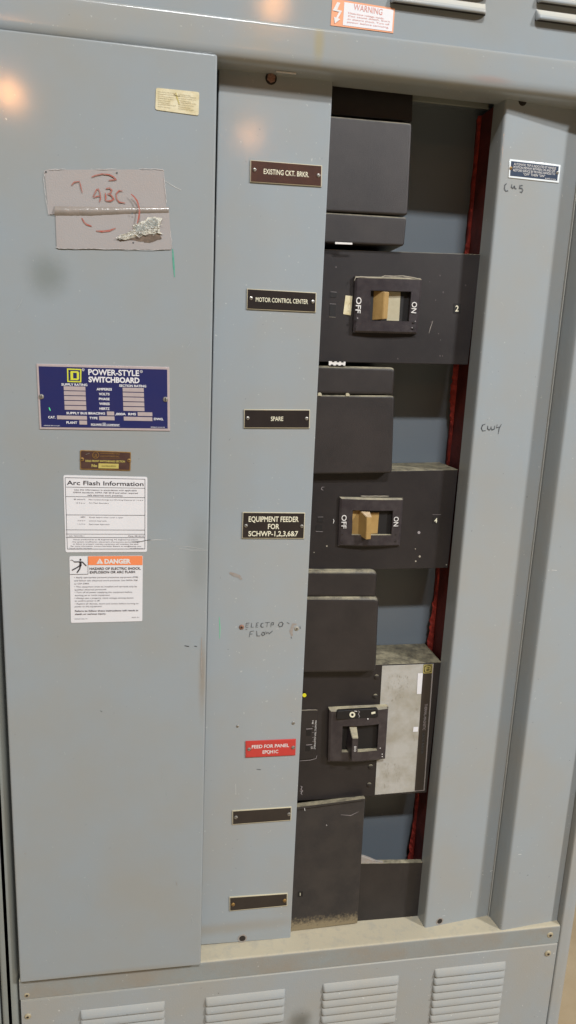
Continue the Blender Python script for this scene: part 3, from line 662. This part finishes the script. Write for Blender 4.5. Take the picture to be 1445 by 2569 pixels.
nameplate([(616,1860.5),(742.5,1855),(741,1895),(616,1901)], 'bright red nameplate engraved FEED FOR PANEL EPQH1C', [('FEED FOR PANEL',(631.5,1877.7),(724.8,1873.7),8.6),('EPQH1C',(658.6,1890.8),(697.6,1889.2),8.6)], [(625,1879.5),(735.5,1875)], mn='redplate', tm='white', edge='redplate', bold=.02)
nameplate([(583,2034.5),(731.5,2025),(730.5,2058.5),(583,2069.5)], 'blank black nameplate directly below the red one', [], [(592,2050.5),(725,2042.5)])
nameplate([(575.7,2251.5),(721.5,2241.5),(721,2273),(576,2286.5)], 'lowest blank black nameplate near the foot of the column cover', [], [(584.5,2269),(714,2259)], smn='brass')

# ============================================================ DOOR LABELS
def sheet(q, mn, Y, label, name, cat, thick=.0008, r=0, off=.0009, bev=0):
    c = sum((P(x, y, Y) for x, y in q[2:]), Vector())/2
    o = thing(name, label, cat, c); mb = MB(); slab(mb, q, mn, Y, thick, r=r, off=off, bev=bev); b = mb.build('backing', o); return o
# yellowed sticker
o = sheet([(391.5,220),(500,231),(498.5,290),(389.5,275)], 'oldpaper', DY, 'small yellowed paper sticker near the top right of the door', 'paper_sticker', 'sticker', r=.003)
mb = MB()
for k in range(8):
    for (a, b) in ((396,441),(447,492)):
        y = 231+k*5.2 + (a-396)*.12
        if k in (0,) and a < 400: pass
        text(mb, random.choice(['see wiring diagram for service','the equipment inside this panel','before working read instructions','tighten all bolted connections']), (a, y), (b-random.choice([0,0,6,14]), y+4.5), 2.6, 'inkold', DY, off=.0012)
ribbon(mb, [(441,232),(444,245),(450,262)], 3, 'gold', DY, off=.0013); ribbon(mb, [(436,236),(444,241),(452,240)], 2, 'inkold', DY, off=.0013)
mb.build('print', o)
# tape patch
o = thing('tape_patch', 'taupe tape patch with faded red marker letters ABC and a torn corner', 'tape', P(285,625,DY))
z3 = lambda x, y: (60+x/2.89, 380+y/2.89)
def jag(pts, n, amp):
    out = []
    for i in range(len(pts)):
        a, b = pts[i], pts[(i+1) % len(pts)]
        for k in range(n): t = k/n; out.append((a[0]+(b[0]-a[0])*t+random.uniform(-amp,amp), a[1]+(b[1]-a[1])*t+random.uniform(-amp,amp)))
    return out
mb = MB(); slab(mb, [z3(148,132), z3(1015,130), z3(1033,420), z3(178,457)], 'tape', DY, .0006, off=.0007, r=.003); t1 = mb.build('tape_strip', o)
mb = MB(); slab(mb, [z3(226,398), z3(1050,404), z3(1072,712), z3(238,704)], 'tape', DY, .0006, off=.0012, r=.003); t2 = mb.build('tape_strip', o)
mb = MB(); 
for pts in ([(150,140),(145,200),(158,320),(178,455),(215,455)],[(175,130),(330,128)],[(520,128),(700,127)],[(830,124),(1000,128),(1018,140)],[(1015,180),(1022,240),(1030,330),(1034,380)],[(232,690),(250,704),(500,706),(800,711),(1070,712)],[(1060,560),(1070,640),(1073,710)]):
    d = []
    for i in range(len(pts)-1):
        for k in range(6): t = k/6; d.append((pts[i][0]+(pts[i+1][0]-pts[i][0])*t+random.uniform(-3,3), pts[i][1]+(pts[i+1][1]-pts[i][1])*t+random.uniform(-3,3)))
    ribbon(mb, [z3(*p) for p in d], 1.2, 'tapeedge', DY, off=.0016)
mb.build_each('frayed_edge', o)
# wrinkle fold as a raised ridge
mb = MB(); n = 40; vs = []
for i in range(n+1):
    t = i/n; x = 222+t*(1050-222); top = 396+6*math.sin(t*2)+random.uniform(-1,1); bot = 466-30*max(0,t-.35)**.7+random.uniform(-1.5,1.5)
    for j, (f, d) in enumerate(((0,.0012),(.2,.0028),(.45,.0044),(.7,.0038),(1,.0013))):
        vs.append(P(*z3(x, top+(bot-top)*f), DY, d*(1-.45*t)+.0006*t))
mb.add(vs, [(i*5+j, i*5+j+1, (i+1)*5+j+1, (i+1)*5+j) for i in range(n) for j in range(4)], 'tapefold', True); mb.build('wrinkle', o)
AB = [[(490,186),(520,172),(570,162),(620,168),(650,184),(672,204)],[(672,204),(640,206),(614,208)],[(345,245),(365,222),(402,216)],[(402,214),(410,240),(416,270),(424,298)],
      [(500,330),(516,300),(528,275),(540,270),(552,300),(556,340),(548,366)],[(505,334),(530,325),(554,322)],[(590,300),(594,330),(592,356)],[(594,270),(620,264),(638,280),(628,300),(606,306),(634,318),(652,344),(630,358),(594,358)],
      [(716,286),(690,284),(670,306),(672,340),(690,366),(735,374)],[(776,308),(800,330),(820,358),(834,400),(838,440),(832,480),(822,520)],[(420,482),(436,512),(456,530),(492,542)],[(524,576),(570,580),(620,574),(664,556)]]
mb = MB()
for s in AB: ribbon(mb, [z3(*p) for p in s], random.uniform(2.6,4.6), 'redmark', DY, off=.0019 if s is not AB[9] else .0058)
mb.build_each('handwriting', o)
# torn foil
T = [(664,628),(700,606),(745,590),(790,572),(800,555),(784,532),(812,528),(850,512),(880,498),(900,478),(950,476),(1002,482),(990,520),(978,546),(992,580),(1000,600),(940,596),(880,606),(820,622),(760,634),(700,640)]
mb = MB(); c = P(*z3(880,570), DY, .003); pv = [P(*z3(*p), DY, .0016+random.random()*.0018) for p in jag(T, 4, 6)]
mb.add([c]+pv, [(0, i+1, (i+1) % len(pv)+1) for i in range(len(pv))], 'torn')
G = [(800,548),(850,528),(880,520),(905,488),(950,482),(975,500),(965,540),(930,560),(870,572),(815,584)]
pv = [P(*z3(*p), DY, .0034) for p in jag(G, 3, 4)]; mb.quad(pv, 'torngrey')
B_ = [(680,640),(760,632),(830,618),(900,600),(985,598),(1000,630),(960,650),(890,662),(850,650),(790,640),(735,650),(700,654)]
pv = [P(*z3(*p), DY, .0016) for p in jag(B_, 3, 4)]; mb.quad(pv, 'tornbr')
for i in range(60):
    x = random.uniform(680,1000); y = 628-(x-680)*.12+random.uniform(-60,14)*((x-660)/340); ribbon(mb, [z3(x, y), z3(x+random.uniform(-14,14), y+random.uniform(-9,9)), z3(x+random.uniform(-22,22), y+random.uniform(-9,9))], random.uniform(1,2.4), random.choice(['white','torn','torn','torngrey']), DY, off=.0037+random.random()*.0006)
mb.build('torn_foil', o)
mb = MB()
for x, y in ((674,154),(785,450),(160,148),(792,662)): disc(mb, *z3(x, y), 2.2, 'marker', DY, off=.0014 if y != 450 else .005)
mb.build_each('dark_speck', o)
# big blue rating plate
z4 = lambda x, y: (60+x/3.6125, 880+y/3.6125)
o = thing('rating_plate', 'large dark blue metal rating plate reading POWER-STYLE SWITCHBOARD', 'plate', P(262,1079,DY))
mb = MB(); slab(mb, [z4(112,117), z4(1317,148), z4(1325,727), z4(142,710)], 'alu', DY, .0012, off=.0012, r=.001, bev=.0004); mb.build('plate', o)
mb = MB(); slab(mb, [z4(132,140), z4(1298,170), z4(1303,705), z4(158,692)], 'blue', DY, .0003, off=.0014); pb = mb.build('enamel_field', o)
mb = MB(); OF = .0018
def T4(s, x0, y0, x1, y1, cap, bold=.03, mn='paper'): text(mb, s, z4(x0, y0), z4(x1, y1), cap/3.6125, mn, DY, off=OF, bold=bold)
T4('POWER-STYLE', 584, 218, 1045, 228, 50, .025); T4('SWITCHBOARD', 586, 282, 1048, 292, 46, .04)
T4('SUPPLY RATING', 340, 315, 575, 319, 20); T4('SECTION RATING', 864, 326, 1108, 331, 20)
for s, x0, x1, y in (('AMPERES',658,798,358),('VOLTS',679,776,402),('PHASE',680,777,446),('WIRES',682,778,490),('HERTZ',685,777,534)): T4(s, x0, y, x1, y+2, 21)
T4('SUPPLY BUS BRACING', 385, 574, 735, 578, 20); T4(',000A  RMS', 828, 583, 1016, 584, 20); T4('CAT.', 220, 612, 286, 613, 21); T4('TYPE', 594, 620, 668, 621, 21); T4('DWG.', 1178, 628, 1265, 630, 20); T4('PLANT', 385, 660, 483, 662, 21)
T4('SQUARE', 607, 674, 705, 676, 15); T4('COMPANY', 748, 678, 868, 680, 15); T4('MADE IN U.S.A.', 182, 682, 328, 684, 9, .01); T4('80063-214-10', 1150, 697, 1275, 699, 9, .01)
ribbon(mb, [z4(607,679), z4(868,684)], .7, 'paper', DY, off=OF, taper=False)
annulus(mb, *z4(537,172), 2.6, 3.4, 'paper', DY, off=OF); T4('R', 532, 177, 542, 177, 10, .02); annulus(mb, *z4(1064,188), 2.6, 3.4, 'paper', DY, off=OF); T4('R', 1059, 193, 1069, 193, 10, .02)
w, sub = sqd(mb, [z4(714,653), z4(740,654), z4(740,679), z4(714,678)], DY, OF, 0, 0); sub(0,0,1,1,'paper',0); sub(.14,.14,.86,.86,'blue',.0001); sub(.32,.32,.7,.7,'paper',.0002)
mb.build('lettering', o)
mb = MB()
def R4(x0, y0, x1, y1): mb.nx(); mb.quad([P(*z4(x0, y0), DY, OF), P(*z4(x1, y0+(x1-x0)*.02), DY, OF), P(*z4(x1+2, y1+(x1-x0)*.02), DY, OF), P(*z4(x0+2, y1), DY, OF)], 'alu')
for k in range(5): R4(360+k*2, 321+k*44, 556+k*2, 358+k*44)
for k in range(5): R4(894+k*1.5, 334+k*43.5, 1085+k*1.5, 370+k*43.5)
R4(751,550,817,585); R4(1030,556,1163,590); R4(299,586,570,620); R4(680,592,820,628); R4(904,597,1163,632); R4(501,632,571,668)
mb.build_each('blank_field', o)
mb = MB(); w, sub = sqd(mb, [z4(390,160), z4(521,165), z4(520,287), z4(393,283)], DY, OF, 0, 0)
sub(0,0,1,1,'yellow',0); sub(.09,.09,.91,.91,'blue',.0001); sub(.17,.18,.3,.82,'yellow',.0002)
# blocky letter: slab-serif D
sub(.17,.18,.78,.30,'yellow',.0002); sub(.17,.72,.78,.84,'yellow',.0002); sub(.24,.18,.42,.84,'yellow',.00025); sub(.68,.24,.84,.78,'yellow',.00025); sub(.155,.31,.235,.71,'blue',.0003)
mb.build('emblem', o)
screw(o, *z4(158,416), 6.6, DY, off=.0014, kind='slot', ang=80); screw(o, *z4(1283,440), 6.6, DY, off=.0014, kind='slot', ang=85)
mb = MB(); ribbon(mb, [z4(228,513), z4(234,530), z4(240,545)], 3.2, 'greenb', DY, off=.002); mb.build('green_fleck', o)
# brass listing plate
o = thing('listing_plate', 'small brass and brown riveted plate just below the blue rating plate', 'plate', P(264,1180,DY))
mb = MB(); slab(mb, [z4(508,900), z4(970,918), z4(966,1088), z4(508,1076)], 'brass', DY, .0012, off=.0012, r=.002, bev=.0004); mb.build('plate', o)
mb = MB(); slab(mb, [z4(517,908), z4(962,925), z4(957,1080), z4(517,1068)], 'brownpl', DY, .0003, off=.0014, r=.0015); mb.build('enamel_field', o)
mb = MB(); annulus(mb, *z4(650,946), 7.3, 8.6, 'brass', DY, off=OF); T4('UL', 632, 964, 668, 966, 32, .02, 'brass')
T4('UNDERWRITERS', 690, 934, 868, 940, 13, .01, 'brass'); T4('LABORATORIES INC.', 690, 960, 868, 966, 13, .01, 'brass'); T4('DEAD FRONT SWITCHBOARD SECTION', 558, 1006, 915, 1012, 17, .03, 'gold'); T4('No', 614, 1053, 664, 1053, 26, .03, 'gold')
mb.quad([P(*z4(*p), DY, OF) for p in ((676,1020),(859,1024),(858,1068),(675,1065))], 'gold'); ribbon(mb, [z4(690,972), z4(866,976)], .7, 'brass', DY, off=OF); T4('66466404', 705, 1052, 830, 1054, 16, .0, 'inkold'); ribbon(mb, [z4(560,940), z4(595,928)], 2, 'steel', DY, off=.002)
mb.build('lettering', o)
screw(o, *z4(527,983), 5, DY, off=.0014, mn='brass', kind='socket', name='rivet'); screw(o, *z4(953,994), 5, DY, off=.0014, mn='brass', kind='socket', name='rivet')
# arc flash label
z5 = lambda x, y: (130+x/4.817, 1170+y/4.817)
o = sheet([z5(140,106), z5(1154,128), z5(1150,1034), z5(166,1040)], 'paper', DY, 'large white printed label headed Arc Flash Information', 'warning_label', 'label', r=.003, off=.0007)
mb = MB(); O5 = .0010
def T5(s, x0, y0, x1, y1, cap, mn='inkfaint', bold=.008): text(mb, s, z5(x0, y0), z5(x1, y1), cap/4.817, mn, DY, off=O5, bold=bold)
def L5(x0, y0, x1, y1, w=1.0): ribbon(mb, [z5(x0, y0), z5(x1, y1)], w, 'ink', DY, off=O5, taper=False)
L5(160,136,1128,155,1.1); L5(160,136,188,1000,1.1); L5(1126,155,1125,998,1.1); L5(188,1000,1125,998,1.1)
for ya, yb in ((250,264),(364,378),(586,592),(767,770),(818,820),(859,862)): L5(170, ya, 1126, yb)
T5('Arc Flash Information', 182, 222, 1108, 238, 52, 'ink', .012)
T5('Use this information in accordance with applicable', 270, 290, 1026, 300, 17); T5('OSHA standards, NFPA 70E 2018 and other required', 258, 322, 1040, 332, 17); T5('safe electrical work practices.', 432, 356, 862, 362, 17)
T5('85 cal/cm^2', 266, 404, 404, 406, 14); T5('Max Incident Energy at a Working Distance of 1 ft 6 in', 446, 408, 1104, 416, 14, bold=0); T5('12 ft 6 in', 292, 448, 400, 450, 14, bold=0); T5('Arc Flash Boundary', 448, 448, 688, 452, 14, bold=0)
T5('480V', 346, 620, 408, 620, 15); T5('Shock hazard when cover is open', 450, 622, 862, 626, 14, bold=0); T5('3 ft 6 in', 314, 662, 402, 662, 14, bold=0); T5('Limited Approach', 450, 664, 662, 666, 14, bold=0); T5('1 ft 0 in', 314, 704, 402, 704, 14, bold=0); T5('Restricted Approach', 450, 706, 698, 708, 14, bold=0)
T5('Job: NC10011', 204, 846, 392, 848, 13); T5('Date: 08/18/18', 924, 848, 1110, 850, 14)
for s, x0, x1, y in (('Values produced by an SE Engineering, PC engineering analysis.',258,1048,890),('Any system modification, adjustment of protective device settings,',246,1060,918),('or failure to properly maintain equipment will invalidate this label.',256,1050,944),('For more information, contact Schneider Electric at info@energy.com',228,1080,970)): T5(s, x0, y, x1, y+2, 13)
T5('Copyright 2018 Arc Flash Report', 206, 992, 486, 994, 9, bold=0); T5('All Rights Reserved', 950, 994, 1104, 995, 9, bold=0)
mb.build('print', o)
mb = MB(); ribbon(mb, [z5(960,912), z5(1080,908), z5(1140,893), z5(1195,886)], 1.3, 'marker', DY, off=.0013); mb.build('scratch', o)
# danger label
o = sheet([z5(212,1088), z5(1100,1080), z5(1093,1871), z5(231,1892)], 'paper', DY, 'white and orange DANGER label with falling figure pictogram', 'warning_label', 'label', r=.002, off=.0007)
mb = MB(); mb.quad([P(*z5(*p), DY, O5) for p in ((440,1086),(1096,1081),(1096,1193),(440,1193))], 'orange'); mb.build('orange_header', o)
mb = MB(); O5 = .0013
T5('DANGER', 636, 1174, 954, 1172, 54, 'white', .05); mb.quad([P(*z5(*p), DY, O5) for p in ((580,1112),(622,1176),(538,1178))], 'white'); ribbon(mb, [z5(580,1134), z5(580,1158)], 1.6, 'orange', DY, off=.0016); disc(mb, *z5(580,1168), .9, 'orange', DY, off=.0016)
T5('HAZARD OF ELECTRIC SHOCK,', 456, 1250, 1076, 1246, 29, 'ink', .015); T5('EXPLOSION OR ARC FLASH', 460, 1294, 1006, 1288, 29, 'ink', .015)
L5(437,1088,438,1303,.9); L5(218,1305,438,1303,.9)
for s, x0, x1, y in (('• Apply appropriate personal protective equipment (PPE)',272,1044,1350),('and follow safe electrical work practices. See NFPA 70E',272,1036,1388),('or CSA Z462.',272,452,1426),('• This equipment must be installed and serviced only by',274,1030,1462),('qualified electrical personnel.',274,662,1498),('• Turn off all power supplying this equipment before',276,972,1530),('working on or inside equipment.',276,704,1566),('• Always use a properly rated voltage sensing device',276,986,1600),('to confirm power is off.',276,582,1634),('• Replace all devices, doors and covers before turning on',278,1048,1668),('power to this equipment.',278,608,1702)):
    T5(s, x0, y, x1, y-4, 17, 'inkfaint', .004)
T5('Failure to follow these instructions will result in', 280, 1756, 1044, 1748, 18, 'inkfaint', .03); T5('death or serious injury.', 280, 1794, 656, 1788, 18, 'inkfaint', .03); T5('80300-680-01', 276, 1848, 430, 1846, 10, 'inkfaint', 0); T5('REV 01', 968, 1832, 1054, 1830, 13, 'inkfaint', 0)
mb.build('print', o)
mb = MB(); disc(mb, *z5(345,1128), 2.5, 'ink', DY, off=O5)
def l5(pts, w): ribbon(mb, [z5(*p) for p in pts], w, 'ink', DY, off=O5, taper=False)
l5([(225,1135),(245,1132),(262,1145),(275,1156)],1.2); l5([(268,1154),(340,1154)],2.4); l5([(330,1152),(370,1156),(418,1204)],3.0); l5([(345,1150),(348,1200)],5.5); l5([(345,1195),(300,1225),(244,1255)],2.8); l5([(350,1195),(335,1240),(304,1286)],3.2)
mb.build('pictogram', o)
# blue instruction plate on wireway cover
z9 = lambda x, y: (1130+x/3.67, 200+y/3.67)
o = thing('instruction_plate', 'small blue plate with bright silver border on the angled cover above the handwritten mark', 'plate', P(1340,457,WPL))
mb = MB(); slab(mb, [z9(548,730), z9(1015,785), z9(999,950), z9(535,900)], 'alub', WPL, .0012, off=.0012, bev=.0004); mb.build('plate', o)
mb = MB(); slab(mb, [z9(560,748), z9(998,798), z9(984,930), z9(549,884)], 'blue2', WPL, .0003, off=.0014); mb.build('enamel_field', o)
mb = MB()
def T9(s, x0, y0, x1, y1, cap): text(mb, s, z9(x0, y0), z9(x1, y1), cap/3.67, 'white', WPL, off=.0018, bold=0)
T9('AUTOMATIC TRIP IS INDICATED BY HANDLE', 584, 786, 972, 826, 17); T9('POSITION MIDWAY BETWEEN ON AND OFF', 580, 814, 964, 852, 17); T9('RESTORE SERVICE BY MOVING HANDLE TO', 577, 842, 962, 878, 17); T9('"OFF" THEN "ON"', 670, 880, 870, 898, 17); T9('80-0921-214-01', 872, 914, 968, 924, 9)
mb.build('lettering', o)
screw(o, *z9(557,815), 3.4, WPL, off=.0014, mn='brass', kind='socket', name='rivet'); screw(o, *z9(985,857), 3.4, WPL, off=.0014, mn='steel', kind='socket', name='rivet')
# warning sticker on the upper louvred panel
zt = lambda x, y: (723+x/2.001, y/2.001)
o = sheet([zt(222,-8), zt(536,42), zt(527,166), zt(213,127)], 'orangepale', LU, 'orange bordered WARNING sticker with a lightning bolt on the top panel', 'warning_sticker', 'sticker', off=.0007)
mb = MB(); mb.quad([P(*zt(*p), LU, .0010) for p in ((282,10),(529,50),(521,158),(274,126))], 'paper'); mb.build('white_field', o)
mb = MB(); text(mb, 'WARNING', zt(328,48), zt(472,76), 13, 'inkred', LU, off=.0013, bold=.0)
for k in range(4): text(mb, ['Hazardous voltage inside.','Can cause death, burn','or electric shock. Turn off','power before servicing.'][k], zt(302-k*2,68+k*15), zt(512-k*2-(30 if k == 0 else 0),97+k*15), 3.6, 'inkred', LU, off=.0013)
mb.build('print', o)
mb = MB()
mb.quad([P(*zt(*p), LU, .0012) for p in ((246,10),(262,14),(246,48),(228,44))], 'white'); mb.quad([P(*zt(*p), LU, .0013) for p in ((228,44),(270,54),(266,62),(224,52))], 'white'); mb.quad([P(*zt(*p), LU, .0012) for p in ((258,54),(270,56),(248,96),(238,92))], 'white'); mb.quad([P(*zt(*p), LU, .0014) for p in ((230,84),(262,96),(234,118))], 'white')
mb.build('lightning_bolt', o)
# ============================================================ SETTING
mb = MB(); mb.quad([(-8,-6,-1.75),(8,-6,-1.75),(8,8,-1.75),(-8,8,-1.75)], 'floor'); f = mb.build('floor'); f['kind'] = 'structure'
# ============================================================ LIGHT
W = bpy.data.worlds.new('World'); S.world = W; W.use_nodes = True
W.node_tree.nodes['Background'].inputs[0].default_value = (1,.92,.87,1); W.node_tree.nodes['Background'].inputs[1].default_value = .035
def area(name, loc, tgt, sx, sy, power, col, shape='RECTANGLE'):
    l = bpy.data.lights.new(name, 'AREA'); l.shape = shape; l.size = sx; l.size_y = sy; l.energy = power; l.color = col
    o = bpy.data.objects.new(name, l); COL.objects.link(o); o.location = loc
    o.rotation_euler = (Vector(tgt)-Vector(loc)).to_track_quat('-Z', 'Y').to_euler(); return o
area('ceiling_lamp', (.35,-5.0,5.7), (.27,0,-.3), 1.6, .3, 425, (.95,.98,1))
area('side_lamp', (5.0,-4.1,3.8), (.3,0,-.4), .6, .6, 385, (.98,.99,1))
area('fill_lamp', (-5.2,-3.2,4.6), (.3,0,-.5), .9, .9, 50, (1,.97,.93))
for i, (p, e) in enumerate((((-.81,-3.0,1.257),6.2),((.43,-3.0,1.20),2.3),((.53,-3.0,1.83),4.5))):
    l = bpy.data.lights.new('warm_bulb', 'POINT'); l.energy = e; l.color = (1,.42,.13); l.shadow_soft_size = .05
    o = bpy.data.objects.new('warm_bulb', l); COL.objects.link(o); o.location = p
# ============================================================ CAMERA
cd = bpy.data.cameras.new('camera'); co = bpy.data.objects.new('camera', cd); COL.objects.link(co)
cd.sensor_fit = 'VERTICAL'; cd.sensor_height = 36; cd.lens = FPX/2569*36; cd.clip_end = 100; cd.clip_start = .05
cxv = Vector((r1.x, r3.x, -r2.x)); cyv = Vector((r1.y, r3.y, -r2.y)); czv = Vector((r1.z, r3.z, -r2.z))
R = Matrix((( cxv.x, -cyv.x, -czv.x), (cxv.y, -cyv.y, -czv.y), (cxv.z, -cyv.z, -czv.z)))
co.matrix_world = Matrix.Translation(CAM) @ R.to_4x4()
S.camera = co
S.view_settings.view_transform = 'Standard'; S.view_settings.look = 'None'; S.view_settings.exposure = 0.06; S.view_settings.gamma = 1
S.render.resolution_x = 576; S.render.resolution_y = 1024
